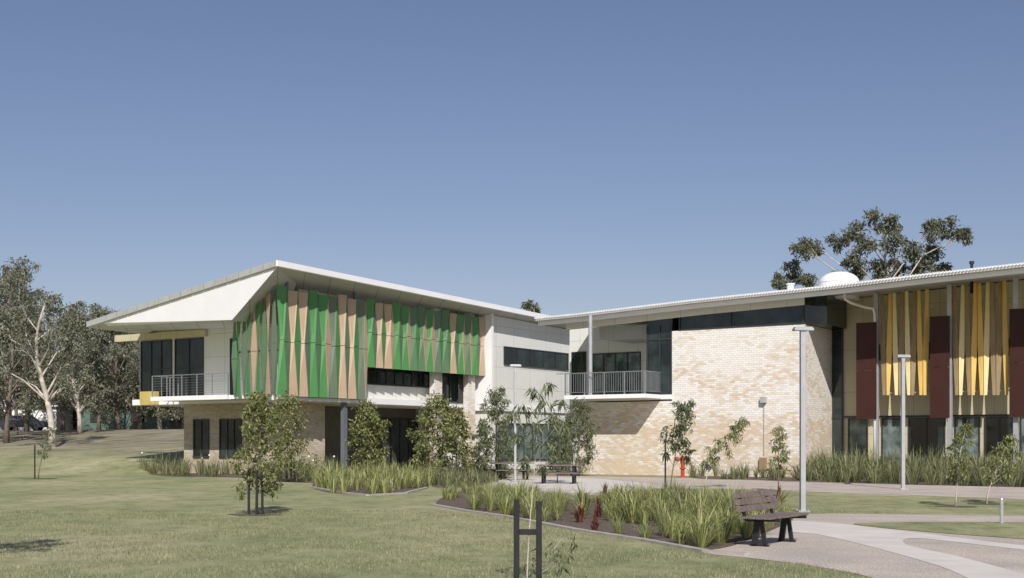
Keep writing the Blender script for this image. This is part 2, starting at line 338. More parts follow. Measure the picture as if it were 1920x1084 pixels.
window(A,'w',2.5,uw_(266,2.5),uw_(322,2.5),4.0,7.0,3,1)
window(A,'w',2.5,uw_(330,2.5),uw_(381,2.5),4.0,7.0,2,1)
b=M(); b.box(uw_(215,2.3),uw_(384,2.3),2.3,2.49,7.1,7.45); b.obj("bulkhead",A,[CREAMY])
b=M(); b.box(uw_(262,1.7),uw_(290,1.7),1.7,1.99,3.6,4.3); b.obj("spandrel",A,[YSP],label="mustard yellow spandrel panel")
b=M(); b.box(uw_(431,2.45),uw_(446,2.45),2.44,2.49,3.92,6.9); b.obj("door",A,[DARK])
for a,c in ((365,391),(414,452)):
    window(A,'w',2.5,uw_(a,2.5),uw_(c,2.5),.9,2.75,2 if a<400 else 3,0,tk=.07)
bal=empty("balcony",None,None,parent=A)
b=M(); b.box(ua-.05,ub,.0,.245,3.70,3.92); b.obj("slab_edge",bal,[WHITE])
b=M()
for i in range(6):
    u=ua+(ub-ua)*i/5; b.box(u-.02,u+.02,.06,.10,3.92,4.95)
b.box(ua-.03,ub,.06,.10,4.95,4.985)
b.box(ua-.03,ua+.02,.13,2.45,4.95,4.985)
for i in range(1,5): b.box(ua-.02,ua+.02,.13+.55*i-.02,.13+.55*i+.02,3.92,4.95)
for k in range(7): b.box(ua,ub,.08,.09,4.05+.13*k,4.058+.13*k)
b.obj("railing",bal,[RAILM],label="steel balcony railing with wires")
b=M(); wq,_=on_u(645,-.3); b.box(-.42,-.18,wq-.12,wq+.12,0,3.595); b.obj("pillar",A,[STEELD])
for p0,p1 in ((815,829),(878,891)):
    wa_,_=on_u(p0,-.2); wb_,_=on_u(p1,-.2); b=M(); b.box(-.55,-.2,wa_,wb_,0,9.0); b.obj("brick_column",A,[BRICK])
window(A,'u',-1.0,on_u(690,-1)[0],on_u(803,-1)[0],4.72,6.4,7,0,out=1)
window(A,'u',-1.0,on_u(812,-1)[0],on_u(872,-1)[0],3.95,6.9,4,1,out=1)
window(A,'u',-4.9,on_u(716,-4.9)[0],on_u(782,-4.9)[0],.05,3.0,4,1,out=1,name="door")
window(A,'u',-4.9,on_u(795,-4.9)[0],on_u(850,-4.9)[0],.05,3.0,3,1,out=1)
ubl=uw_(922,wEnd)
b=M(); b.hexa([(-.95,wEnd+.01,3.45),(ubl,wEnd+.01,3.45),(ubl,wEnd+.2,3.45),(-.95,wEnd+.2,3.45)]+[(u,w,rund(u,w)-.01) for u,w in ((-.95,wEnd+.01),(ubl,wEnd+.01),(ubl,wEnd+.2),(-.95,wEnd+.2))])
b.obj("blade_wall",A,[WHITE])
lk=ubl-.25
b=M(); b.hexa([(-8,wEnd+.21,0),(lk,wEnd+.21,0),(lk,w3-1,0),(-8,w3-1,0)]+[(u,w,rund(u,w)-.03) for u,w in ((-8,wEnd+.21),(lk,wEnd+.21),(lk,w3-1),(-8,w3-1))])
b.obj("link_wall",A,[CREAM],label="cream panel clad wall")
wk0,Yk=on_u(945,lk); wk1,Yk1=on_u(1064,lk)
window(A,'u',lk,wk0,wk1,zz(682,Yk),zz(651,Yk),5,0,out=1)
b=M(); b.box(lk+.003,lk+.12,wEnd+.25,wk1+1,3.45,3.75); b.obj("canopy_edge",A,[WHITE])
window(A,'u',lk,on_u(930,lk)[0],on_u(1075,lk)[0],.6,2.7,9,0,out=1,glass=GLASS2)
b=M()
for p in (541,668):
    w_,_=on_u(p,.0); b.box(-.16,-.06,w_-.05,w_+.05,3.9,rund(0,w_)-.02)
b.box(-.14,-.06,.1,wEnd-.1,5.9,6.0); b.box(-.14,-.06,.1,wEnd-.1,8.0,8.1); b.box(-3,-.06,.14,.20,5.9,6.0)
b.obj("screen_frame",A,[STEELD])
scr=empty("screen",None,None,parent=A); random.seed(5)
def panel(L3,R3,z3,axis,t0,t1,m):
    b=M()
    def P(s,d,z): return (d,s,z) if axis=='u' else (s,-d,z)
    for k in (0,1):
        za=z3[k]+(.014 if k else 0); zb=z3[k+1]-(0 if k else .014)
        q=[P(L3[k],t0,za),P(R3[k],t1,za),P(R3[k],t1-.04,za),P(L3[k],t0-.04,za),P(L3[k+1],t0,zb),P(R3[k+1],t1,zb),P(R3[k+1],t1-.04,zb),P(L3[k+1],t0-.04,zb)]
        b.hexa(q)
    return b.obj("panel",scr,[m])
N=47; dw=(wEnd-.05)/N
seq=[GR1,GR2,TAN,GR1,TAN,GR3,GR1,GR2,GR1,TAN,GR3,GR1,TAN,GR2,TAN,GR1,GR3,TAN,GR1,GR2,TAN,GR1,TAN,TAN,GR1,GR3,GR1,TAN,GR2]
ab=[random.uniform(.06,.13) for _ in range(N+1)]
for i in range(N):
    wl=i*dw+.012; wr=(i+1)*dw-.012
    zb=3.80 if wl<wStep-.1 else 5.45; top=8.86+(.09 if (i*7)%3==0 else -.06)
    fr_=.51; mid=zb+(top-zb)*fr_
    sL=-1 if i%2==0 else 1; aL=ab[i]*sL; aR=-ab[i+1]*sL
    Lp3=[wl+aL,wl-aL,wl+aL]; Rp3=[wr+aR,wr-aR,wr+aR]
    t=(.06,.20) if i%2==0 else (.22,.08)
    panel(Lp3,Rp3,[zb,mid,top],'u',*t,seq[i%len(seq)])
uS=uw_(437,0); n2=9; st=(0-uS)/n2
for i in range(n2):
    k=uS+i*st+.015; k2=k+st-.03; f2=(i+.5)/n2; top=7.35+(8.8-7.35)*f2; zb=3.80; a=.08*(1 if i%2 else -1)
    m=[GR2,GR1,GR3,GR1,TAN,GR1,GR2,TAN,GR3][i]
    panel([k-a,k+a,k-a],[k2+a,k2-a,k2+a],[zb,zb+(top-zb)*.5,top],'w',.05,.22 if i%2 else .10,m)

# ---------- BUILDING B : brick wing with long curved eave ----------
B=empty("brick_wing_building","cream brick wing with corrugated eave, clerestory glazing and coloured fins","building",(Ox,Oy,0),RZ)
WB=12.06
b0=uw_(1085,WB); b1=uw_(1260,WB); b2=uw_(1508,WB); WR=on_u(1560,b2)[0]
_,Yb=on_w(1260,WB); zT=zz(621,Yb)
b=M(); b.box(b0,b1,WB,24,0,3.62); b.box(b1,b2,WB,24,0,zT); b.obj("brick_wall",B,[BRICK],label="cream and tan mixed brick wall")
WE=10.95
ev=[]
for px,py in ((1004,596),(1085,588),(1300,562),(1560,535),(1740,513),(1920,493),(2150,466)):
    u,Y=on_w(px,WE); ev.append((u,zz(py,Y)))
def evz(u):
    for (a,za),(c,zc) in zip(ev,ev[1:]):
        if u<=c or (c,zc)==ev[-1]: return za+(zc-za)*(u-a)/(c-a)
TH=.16
b=M()
for (a,za),(c,zc) in zip(ev,ev[1:]):
    b.hexa([(a,WE,za-TH),(c,WE,zc-TH),(c,26,zc-TH+.4),(a,26,za-TH+.4),(a,WE,za),(c,WE,zc),(c,26,zc+.4),(a,26,za+.4)])
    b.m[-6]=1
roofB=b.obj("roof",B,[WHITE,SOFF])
b=M(); uu=ev[0][0]; 
while uu<ev[-1][0]:
    z=evz(uu); zq=evz(uu+.07)
    b.hexa([(uu,WE-.12,z-.07),(uu+.07,WE-.12,zq-.07),(uu+.07,WE+.5,zq+.005),(uu,WE+.5,z+.005),(uu+.01,WE-.12,z+.015),(uu+.06,WE-.12,zq+.015),(uu+.06,WE+.5,zq+.03),(uu+.01,WE+.5,z+.03)]); uu+=.14
b.obj("corrugated_edge",roofB,[ZINC])
b=M()
for (a,za),(c,zc) in zip(ev,ev[1:]):
    b.hexa([(a,WE+.25,za-TH-.22),(c,WE+.25,zc-TH-.22),(c,WE+.32,zc-TH-.22),(a,WE+.32,za-TH-.22),(a,WE+.25,za-TH-.003),(c,WE+.25,zc-TH-.003),(c,WE+.32,zc-TH+.003),(a,WE+.32,za-TH+.003)])
b.obj("fascia",roofB,[WHITE])
def under(u,w): return evz(u)-TH+.4*(w-WE)/(26-WE)-.01
b=M(); c0=uw_(1272,WB)
b.hexa([(c0,WB+.08,zT+.003),(b2-.03,WB+.08,zT+.003),(b2-.03,24,zT+.003),(c0,24,zT+.003)]+[(u,w,under(u,w)) for u,w in ((c0,WB+.08),(b2-.03,WB+.08),(b2-.03,24),(c0,24))])
cl=b.obj("clerestory_window",B,[GLASS])
b=M()
for q in range(8):
    u=c0+(b2-.1-c0)*q/7; 
    if q in (0,3,7): b.box(u,u+.07,WB+.02,WB+.07,zT+.01,under(u,WB)-.02)
b.box(c0,b2,WB-.03,WB+.06,zT+.005,zT+.07); b.obj("frame",cl,[FRAME])
b=M()
for (a,za),(c,zc) in zip(ev[:4],ev[1:4]):
    a2=max(a,b1-6); 
    if c<=a2: continue
    z0=evz(a2)
    b.hexa([(a2,WB-.02,z0-TH-.45),(min(c,b2),WB-.02,evz(min(c,b2))-TH-.45),(min(c,b2),WB+.06,evz(min(c,b2))-TH-.45),(a2,WB+.06,z0-TH-.45),
            (a2,WB-.02,z0-TH-.02),(min(c,b2),WB-.02,evz(min(c,b2))-TH-.02),(min(c,b2),WB+.06,evz(min(c,b2))-TH-.02),(a2,WB+.06,z0-TH-.02)])
b.obj("bulkhead",B,[CREAM])
g0=uw_(1213,WB+.05)
b=M(); b.hexa([(g0,WB+.05,3.93),(b1-.003,WB+.05,3.93),(b1-.003,24,3.93),(g0,24,3.93)]+[(u,w,under(u,w)-.02) for u,w in ((g0,WB+.05),(b1-.003,WB+.05),(b1-.003,24),(g0,24))])
gb=b.obj("window",B,[GLASS]); b=M()
for u in (g0,(g0+b1)/2,b1-.07): b.box(u,u+.06,WB-.01,WB+.045,3.93,7.3)
for z in (3.95,6.6): b.box(g0,b1,WB+0,WB+.04,z,z+.07)
b.obj("frame",gb,[FRAME])
b=M(); r0=uw_(1068,17)
b.hexa([(r0,17,0),(g0-.003,17,0),(g0-.003,24,0),(r0,24,0)]+[(u,w,under(u,w)-.03) for u,w in ((r0,17),(g0-.003,17),(g0-.003,24),(r0,24))])
b.obj("upper_wall",B,[CREAM])
b=M(); b.box(uw_(1124,13.6),g0-.005,13.6,16.9,zz(630,64),7.55); b.obj("corrugated_bulkhead",B,[GCORR])
window(B,'w',17,uw_(1110,17),uw_(1200,17),4.2,zz(655,66),4,0,glass=GLASS2)
window(B,'w',17,uw_(1074,17),uw_(1098,17),4.2,zz(655,68),1,0)
balB=empty("balcony",None,None,parent=B); WF=WB-1.75
rA=uw_(1058,WF); rB=uw_(1209,WF)
b=M(); b.box(rA,rB,WF,WB-.003,3.74,3.93); b.box(rA,b1-.01,WB+.003,16.99,3.68,3.93); b.box(rB+.003,b1,WB-.08,WB-.005,3.72,3.92); b.obj("slab",balB,[WHITE])
b=M()
q=rA
b.box(rA-.5,rB,WF+.04,WF+.08,4.99,5.03); b.box(rA,rB,WF+.05,WF+.08,4.05,4.075)
while q<=rB: b.box(q-.009,q+.009,WF+.055,WF+.073,4.06,4.99); q+=.125
for i in range(5): u=rA+(rB-rA-.05)*i/4; b.box(u,u+.05,WF+.03,WF+.09,3.93,5.0)
for i in range(13): w=WF+.15+i*.125; b.box(rB-.05,rB-.03,w-.009,w+.009,4.06,4.99)
b.box(rB-.06,rB-.02,WF+.1,WB-.02,4.99,5.03); b.box(rB-.06,rB-.02,WF+.1,WB-.02,4.05,4.075)
b.obj("railing",balB,[RAILM],label="galvanised baluster railing")
uc,Yc=on_w(1107,WF+.35); b=M(); b.tube([(uc,WF+.35,3.93),(uc,WF+.35,under(uc,WF+.7)-.0)],.10,14); b.obj("column",B,[STEEL],smooth=False)
ul,Yl=on_w(1433,WB)
b=M(); b.box(ul-.13,ul+.13,WB-.22,WB-.003,zz(756,Yl),zz(744,Yl)); b.obj("wall_lamp",B,[FASC],bevel=.02)
b=M(); b.tube([(ul,WB-.03,1.0),(ul,WB-.03,zz(757,Yl))],.022,8); b.obj("conduit",B,[FASC])
b=M(); b.box(ul-.2,ul+.15,WB-.16,WB-.003,zz(881,Yl),zz(858,Yl)); b.obj("meter_box",B,[BRN],bevel=.015)
e0=b2+.003; e1=uw_(2150,WR)
b=M(); b.hexa([(e0,WR+.05,0),(e1,WR+.05,0),(e1,24,0),(e0,24,0)]+[(u,w,under(u,w)-.04) for u,w in ((e0,WR+.05),(e1,WR+.05),(e1,24),(e0,24))])
b.obj("sand_wall",B,[CREAMY],label="sand coloured panel clad wall")
s1=uw_(1581,WR)
b=M(); b.box(e0+.01,s1,WR-.02,WR+.045,0,7.85); gw=b.obj("window",B,[GLASS]); b=M()
b.box(s1-.07,s1,WR-.07,WR-.023,0,7.85)
for z in (2.75,3.8,6.9): b.box(e0+.01,s1-.07,WR-.06,WR-.023,z,z+.07)
b.obj("frame",gw,[FRAME])
b=M(); b.hexa([(b2-.02,WB+.1,zT+.01),(b2+.75,WB+.9,zT+.01),(b2+.75,WR-.1,zT+.01),(b2-.02,WR-.1,zT+.01)]+[(u,w,under(u,w)-.03) for u,w in ((b2-.02,WB+.1),(b2+.75,WB+.9),(b2+.75,WR-.1),(b2-.02,WR-.1))])
b.obj("corner_window",B,[GLASS])
for p in (1643,1781,1905):
    u,Y=on_w(p,14.4); b=M(); b.box(u-.1,u+.1,14.3,14.5,0,under(u,14.3)-.02); b.obj("steel_column",B,[STEEL])
for a,c in ((1592,1625),(1655,1690),(1705,1770),(1792,1835),(1848,1900),(1915,1990)):
    window(B,'w',WR+.05,uw_(a,WR),uw_(c,WR),.9,2.7,max(1,int((c-a)/22)),0,glass=GLASS2 if a in(1592,1655,1792,1915) else GLASS)
b=M(); b.box(s1+.05,e1,WR-.06,WR+.045,0,.8); b.box(s1+.05,e1,WR-.02,WR+.04,2.78,2.86); b.obj("dark_base",B,[FRAME])
window(B,'w',WR+.05,uw_(1650,WR),uw_(1742,WR),5.5,6.15,4,0)
window(B,'w',WR+.05,uw_(1785,WR),uw_(1900,WR),5.5,6.15,5,0)
for a,c,t,bt in ((1606,1643,606,786),(1744,1780,594,784),(1893,1930,580,782)):
    ua_,Ya=on_w(a,14.1); uc_,_=on_w(c,14.1); zt=zz(t,Ya); zb=zz(bt,Ya)
    b=M(); b.box(ua_,uc_,14.05,14.15,zb,(zt+zb)/2-.01); b.box(ua_,uc_,14.05,14.15,(zt+zb)/2+.01,zt)
    b.box(ua_+.2,ua_+.28,14.155,14.3,zb+.3,zt-.3); b.obj("maroon_panel",B,[MAROON])
fs=empty("fin_screen",None,None,parent=B); random.seed(11)
FW=14.35
pat=[BRN,YEL,YELL,BRN,YELL,BRN,YEL,YEL,YELL,BRN]
for g,(p0,p1,nf) in enumerate(((1650,1742,8),(1786,1891,9))):
    for i in range(nf):
        px=p0+(p1-p0)*(i+.5)/nf; u,Y=on_w(px,FW); zt=under(u,FW)-.12; zb=zz(741,Y)
        m=pat[(i+g*3)%10]
        b=M(); a0=.25; tw=.85 if i%2 else -.85
        prev=None
        for f,wd,an in ((0,.065,a0),(.22,.10,a0+tw*.2),(.45,.13,a0+tw*.45),(.75,.10,a0+tw*.75),(1,.085,a0+tw*.95)):
            z=zb+(zt-zb)*f
            dx,dy=math.cos(an)*wd,math.sin(an)*wd; nx_,ny_=-math.sin(an)*.02,math.cos(an)*.02
            uo=u+(.05 if i%2 else -.05)*(f-.5)*2
            rg=[(uo-dx-nx_,FW-dy-ny_,z),(uo+dx-nx_,FW+dy-ny_,z),(uo+dx+nx_,FW+dy+ny_,z),(uo-dx+nx_,FW-dy+ny_,z)]
            if prev: b.hexa(prev+rg)
            prev=rg
        b.obj("fin",fs,[m])
    ua_=uw_(p0-4,FW); uc_=uw_(p1+4,FW)
    for z in (3.85,5.05,6.6,7.7):
        b=M(); b.box(ua_,uc_,FW+.24,FW+.30,z,z+.06); b.obj("rail",fs,[STEEL])
ud,Yd=on_w(1583,12.4); ue,_=on_w(1640,14.2)
b=M(); zt=under(ud,12.4)-.05
b.tube([(ud,12.4,zt),(ud,12.5,zt-.3),(ud+.2,12.7,zt-.45),(ue-.4,14.0,zt-.55),(ue-.05,14.15,zt-.62),(ue,14.2,zt-.9),(ue,14.2,3.9),(ue,14.2,.1)],.06,10); b.obj("downpipe",B,[WHITE],smooth=True)
def roofthing(px,py,w): 
    u,Y=on_w(px,w); return u,zz(py,Y)
u,z=roofthing(1573,531,15); b=M()
b.tube([(u,15,8.3),(u,15,z)],.95,32)
b.obj("skylight_kerb",B,[WHITE]); b=M()
b.tube([(u,15,z+.02+.52*math.sin(math.pi/2*i/9)) for i in range(10)],[max(.01,.93*math.cos(math.pi/2*i/9)) for i in range(10)],32,cap=False)
b.obj("skylight_dome",B,[WHITE],smooth=True)
u,z=roofthing(1822,490,14.5); b=M(); b.tube([(u,14.5,8.2),(u,14.5,z)],.07,10); b.tube([(u,14.5,z-.12),(u,14.5,z)],.11,10); b.obj("vent_pipe",B,[BLACK])
u,z=roofthing(1482,534,15); b=M(); b.tube([(u,15,8.2),(u,15,z)],.16,12); b.tube([(u,15,z),(u,15,z+.05)],.21,12); b.obj("roof_vent",B,[WHITE])

# ---------- vegetation ----------
def leaves(rng,C,R,n,ln,wd,droop,flat=.8):
    d=rng.normal(size=(n,3)); d/=np.linalg.norm(d,axis=1)[:,None]; r=rng.random(n)**.5
    P=np.array(C)+d*r[:,None]*np.array([R,R,R*flat])
    a=rng.normal(size=(n,3)); a[:,2]-=droop*1.5; a/=np.linalg.norm(a,axis=1)[:,None]
    s=rng.normal(size=(n,3)); s-= (s*a).sum(1)[:,None]*a; s/=np.linalg.norm(s,axis=1)[:,None]
    l=ln*(.6+.8*rng.random(n))[:,None]; w=wd*(.6+.8*rng.random(n))[:,None]
    nn=np.cross(a,s)*w*.25
    V=np.stack([P,P+a*l*.45+s*w*.5+nn,P+a*l,P+a*l*.45-s*w*.5+nn],1); return V.reshape(-1,3)
def leafobj(name,parent,V,m):
    n=len(V)//4; me=bpy.data.meshes.new(name)
    me.vertices.add(len(V)); me.vertices.foreach_set("co",V.astype(np.float32).ravel())
    me.loops.add(len(V)); me.loops.foreach_set("vertex_index",np.arange(len(V),dtype=np.int32))
    me.polygons.add(n); me.polygons.foreach_set("loop_start",np.arange(0,len(V),4,dtype=np.int32)); 
    me.materials.append(m); me.update(calc_edges=True); me.validate()
    o=bpy.data.objects.new(name,me); col.objects.link(o)
    if parent: o.parent=parent
    return o
def tree(label,base,H,cr,cb,ncl,nl,ln,wd,tr,seed,leafm,bark,lean=(0,0),droop=.5,clr=None,clumps=None,name="tree",group=None,cat="tree",wob=.12,twigs=2,flat=.8):
    rng=np.random.default_rng(seed); E=empty(name,label,cat,base,0,group)
    K=9; path=[]
    ph=rng.random(2)*6.28
    for i in range(K):
        f=i/(K-1); path.append(np.array([lean[0]*f**1.7,lean[1]*f**1.7,H*.93*f])+np.array([math.sin(f*5+ph[0])-math.sin(ph[0]),math.cos(f*4+ph[1])-math.cos(ph[1]),0])*wob*cr*f)
    b=M(); b.tube(path,[tr*(1-.8*i/(K-1))*(1.35 if i==0 else 1) for i in range(K)],8,cap=True)
    def at(f):
        f=max(0,min(.999,f))*(K-1); i=int(f); return path[i]*(1-(f-i))+path[i+1]*(f-i)
    Cs=[]
    if clumps: Cs=[(np.array(c[:3]),c[3]) for c in clumps]
    else:
        for i in range(ncl):
            f=(i+.5)/ncl; z=H*(cb+(1-cb)*f); prof=math.sin(math.pi*min(1,(.12+.88*f))**.8)**.6 if f<.97 else .3
            a=i*2.4+rng.random()*1.2; rr=cr*prof*(.25+.75*rng.random()**.6)
            c0=at(z/H/.93*.95); r=(clr or cr*.4)*(.6+.7*rng.random())
            Cs.append((np.array([c0[0]+rr*math.cos(a),c0[1]+rr*math.sin(a),z-.3*r]),r))
    VV=[]
    for c,r in Cs:
        hz=math.hypot(c[0]-at(c[2]/H)[0],c[1]-at(c[2]/H)[1])
        f0=max(cb*.75,(c[2]-hz*1.0)/H) ; s=at(f0/.93)
        r0=tr*(1-.8*f0)*.55
        mid=s*.5+c*.5+np.array([0,0,.12*hz])+rng.normal(size=3)*hz*.06
        b.tube([s,s*.6+mid*.4,mid,c],[r0,r0*.8,r0*.55,r0*.2],5,cap=False)
        for k in range(twigs):
            d=rng.normal(size=3); d/=np.linalg.norm(d); e=c+d*r*.8; m2=mid*.4+c*.6
            b.tube([m2,(m2+e)/2+np.array([0,0,r*.1]),e],[r0*.35,r0*.22,r0*.08],4,cap=False)
            VV.append(leaves(rng,e,r*.55,int(nl*.3),ln,wd,droop,flat))
        VV.append(leaves(rng,c,r,int(nl*.6),ln,wd,droop,flat))
    b.obj("trunk",E,[bark],smooth=True); leafobj("crown",E,np.concatenate(VV),leafm); return E
def tp(px,Y): return ((px-960)/F*Y,Y,terr((px-960)/F*Y,Y)-.03)
random.seed(3)
spec=[(-35,100,14.6,3.8),(12,96,13.2,3.2),(50,112,15.4,3.6),(150,105,10.0,3.2),(185,120,11.2,3.4),(222,112,10.6,3.2),(-80,120,14,4),(118,128,12.9,3.6),(262,118,10.8,3.4),(300,116,9.0,2.8),(85,134,13.9,4.2),(330,124,9.4,3.0),(205,138,12.4,3.6),(345,112,7.4,2.4),(30,128,13.4,3.6),(240,128,12.2,3.4),(285,134,11.5,3.4)]
for i,(px,Y,H,cr) in enumerate(spec):
    tree("tall grey green gum tree on dry ground",tp(px,Y),H,cr,.22,28,140,.32,.11,.19,100+i,LB,BARKB if i%3 else BARKW,lean=(random.uniform(-1.5,1.5),0),droop=.6,clr=.95,name="gum_tree",group="gum trees on the dry rise",twigs=3,wob=.2)
tree("pale barked gum tree with bare spreading limbs",tp(98,88),10.6,3.6,.40,17,100,.30,.10,.25,58,LB,BARKW,lean=(.4,0),droop=.6,clr=.8,name="gum_tree",wob=.25,twigs=3)
rng=np.random.default_rng(8); VV=[]
for i in range(230):
    px=rng.uniform(-250,480); Y=rng.uniform(134,162); x=(px-960)/F*Y; g=terr(x,Y); h=rng.uniform(2.5,9.5 if px<300 else 8)
    for k in range(3): VV.append(leaves(rng,(x+rng.normal()*1.4,Y,g+h*rng.uniform(.12,1)),1.7,110,.5,.22,.3))
o=leafobj("distant_woodland",None,np.concatenate(VV),LG); o["kind"]="stuff"; o["label"]="distant belt of grey green trees"; o["category"]="woodland"
def gum_px(px,Y,spots,H,label,tr=.35,seed=1,n=420,ln=.36,wd=.13,m=LG):
    base=tp(px,Y); cl=[]
    for (a,c,r) in spots:
        cl.append(((a-px)/F*Y,random.uniform(-1.5,1.5),zz(c,Y)-base[2],r/F*Y))
    return tree(label,base,H,4,.45,0,n,ln,wd,tr,seed,m,BARKW,droop=.6,clumps=cl,name="gum_tree",twigs=4,wob=.05)
random.seed(21)
gum_px(1655,100,[(1502,470,22),(1530,458,18),(1490,506,20),(1465,528,16),(1510,525,16),(1578,446,20),(1605,428,22),(1640,418,24),(1672,422,18),(1622,462,22),(1662,455,24),(1703,472,22),(1640,498,24),(1590,490,17),(1690,500,20),(1740,436,18),(1768,428,20),(1795,446,16),(1765,470,19),(1740,490,19),(1778,498,14),(1722,510,18),(1560,520,14),(1650,524,20),(1605,512,16)],18.5,"large grey green gum tree rising behind the brick wing",seed=5,n=270,ln=.34,wd=.115)
gum_px(997,120,[(990,573,9),(1003,577,9)],12.4,"gum tree top showing over the roof",seed=6,n=160,tr=.12)

def stake(px_,Y,h=1.0,dx=0,w=.05):
    x=(px_-960)/F*Y+dx; b=M(); b.box(-w/2,w/2,-w/2,w/2,-.05,h); b.box(-w/2-.006,w/2+.006,-w/2-.006,w/2+.006,h*.72,h*.76)
    o=b.obj("tree_stake",None,[STAKE],label="black timber stake supporting a young tree",bevel=.004); o.location=(x,Y,terr(x,Y)); o["category"]="stake"; o["group"]="tree stakes"
def ring(x,y,r,sd_=0):
    b=M(); rng_=random.Random(sd_); pts=[]
    for i in range(20):
        a=2*math.pi*i/20; rr=r*rng_.uniform(.85,1.1); pts.append((x+rr*math.cos(a),y+rr*math.sin(a),.006+terr(x,y)))
    b.face(pts); o=b.obj("mulch_ring",None,[MULCH]); o["kind"]="structure"
def young(px,py,top,crp,label,m=LY,ncl=14,nl=70,ln=.13,wd=.05,cb=.3,lean=0,st=0,seed=0,tr=.022,droop=.5,r=0,clr=None,bark=BARKB,sth=1.0):
    Y=CH*F/(py-HZ); x=(px-960)/F*Y; H=zz(top,Y); cr=crp/F*Y
    if r: ring(x,Y,r,int(px))
    tree(label,(x,Y,0),H,cr,cb,ncl,nl,ln,wd,tr,seed+int(px),m,bark,lean=(lean/F*Y,0),droop=droop,clr=clr or cr*.42,name="young_tree",group="young planted trees",twigs=2)
    for k in range(st):
        stake(px,Y+random.uniform(-.15,.15),sth,dx=[-.16,.14,.02][k])
random.seed(9)
young(480,965,735,42,"young dense leafy tree with black stakes in a mulch ring",ncl=36,nl=64,cb=.22,st=3,r=.6,ln=.11,wd=.042)
young(545,903,738,40,"young dense leafy tree with black stakes",ncl=34,nl=64,cb=.16,st=3,r=.7,ln=.15,wd=.052)
young(690,897,752,36,"dense rounded young tree by the entry",ncl=38,nl=110,cb=.06,ln=.15,wd=.07,tr=.05)
young(812,900,745,42,"dense leafy young tree beside the brick column",ncl=34,nl=95,cb=.12,st=1,ln=.16,wd=.065,tr=.04)
young(855,898,765,36,"dense leafy young tree beside the brick column",ncl=30,nl=90,cb=.12,st=1,ln=.16,wd=.065,tr=.04)
young(932,897,725,32,"slender young gum tree",m=LN,ncl=28,nl=80,cb=.12,ln=.2,wd=.045,droop=1,tr=.035)
young(905,900,785,20,"small young tree in the entry bed",m=LN,ncl=14,nl=60,cb=.2,ln=.18,wd=.05,droop=1)
young(1080,893,748,36,"slender young gum tree by the terrace",m=LN,ncl=30,nl=80,cb=.16,ln=.2,wd=.045,droop=1,tr=.035,lean=8,st=2)
young(1045,905,775,26,"small young tree beside the terrace",m=LN,ncl=18,nl=60,cb=.2,ln=.18,wd=.045,droop=1)
young(1257,925,748,28,"young tree leaning over its stake",m=LN,ncl=19,nl=50,cb=.38,ln=.18,wd=.045,droop=1,lean=34,st=1,sth=1.7)
young(1322,915,780,24,"thin arching sapling on the lawn",m=LY,ncl=18,nl=44,cb=.3,ln=.17,wd=.036,droop=1,lean=72,tr=.02,bark=BARKW)
young(1460,922,800,22,"small young tree beside the path",m=LY,ncl=16,nl=40,cb=.25,ln=.15,wd=.036,droop=.8)
young(1792,950,790,22,"thin arching sapling in a mulch ring",m=LY,ncl=16,nl=38,cb=.35,ln=.14,wd=.033,droop=1,lean=24,r=.5,bark=BARKW)
young(1850,945,812,30,"thin arching sapling in a mulch ring",m=LY,ncl=18,nl=42,cb=.35,ln=.14,wd=.033,droop=1,lean=50,r=.5,bark=BARKW)
young(72,898,800,14,"small sparse sapling tied to a black stake",m=LN,ncl=10,nl=26,cb=.45,ln=.16,wd=.04,lean=24,st=1,sth=1.5,r=.8)
tree("young leafy tree on the lawn casting a shadow",(-7.25,15.3,0),4.4,.5,.66,16,60,.14,.045,.03,401,LN,BARKB,name="young_tree",group="young planted trees",clr=.2)
Yn=13.6
def nx(px): return (px-960)/F*Yn
cl=[]
for (a,c,r) in [(1000,735,11),(1030,722,10),(985,762,12),(1018,760,13),(1048,752,10),(998,798,13),(1035,792,12),(973,812,11),(1010,832,13),(1047,832,9),(985,862,10),(1018,872,10),(1060,790,8),(965,775,8)]:
    cl.append(((a-988)/F*Yn,random.uniform(-.12,.12),zz(c,Yn),r/F*Yn))
tree("slender sapling with long drooping leaves between two stakes",(nx(988),Yn,0),zz(720,Yn),.2,.35,0,20,.13,.018,.010,77,LN,BARKW,lean=(.12,0),droop=1.2,clumps=cl,name="young_tree",group="young planted trees",twigs=3,wob=.1)
tree("low leafy offshoot on the lawn",(nx(1010),Yn+.2,0),.62,.25,.4,6,10,.12,.02,.007,78,LN,BARKW,lean=(.25,0),droop=1.0,name="shrub",cat="shrub")
b=M(); b.box(nx(963),nx(963)+.062,-.03,.03,-.05,zz(936,Yn)); b.box(nx(1005),nx(1005)+.062,-.03,.03,-.05,zz(940,Yn)); b.box(nx(963)+.062,nx(1005),-.012,.012,zz(1003,Yn),zz(992,Yn))
o=b.obj("tree_stake",None,[STAKE],label="pair of black timber stakes joined by a crossbar",bevel=.004); o.location=(0,Yn,0); o["category"]="stake"; o["group"]="tree stakes"

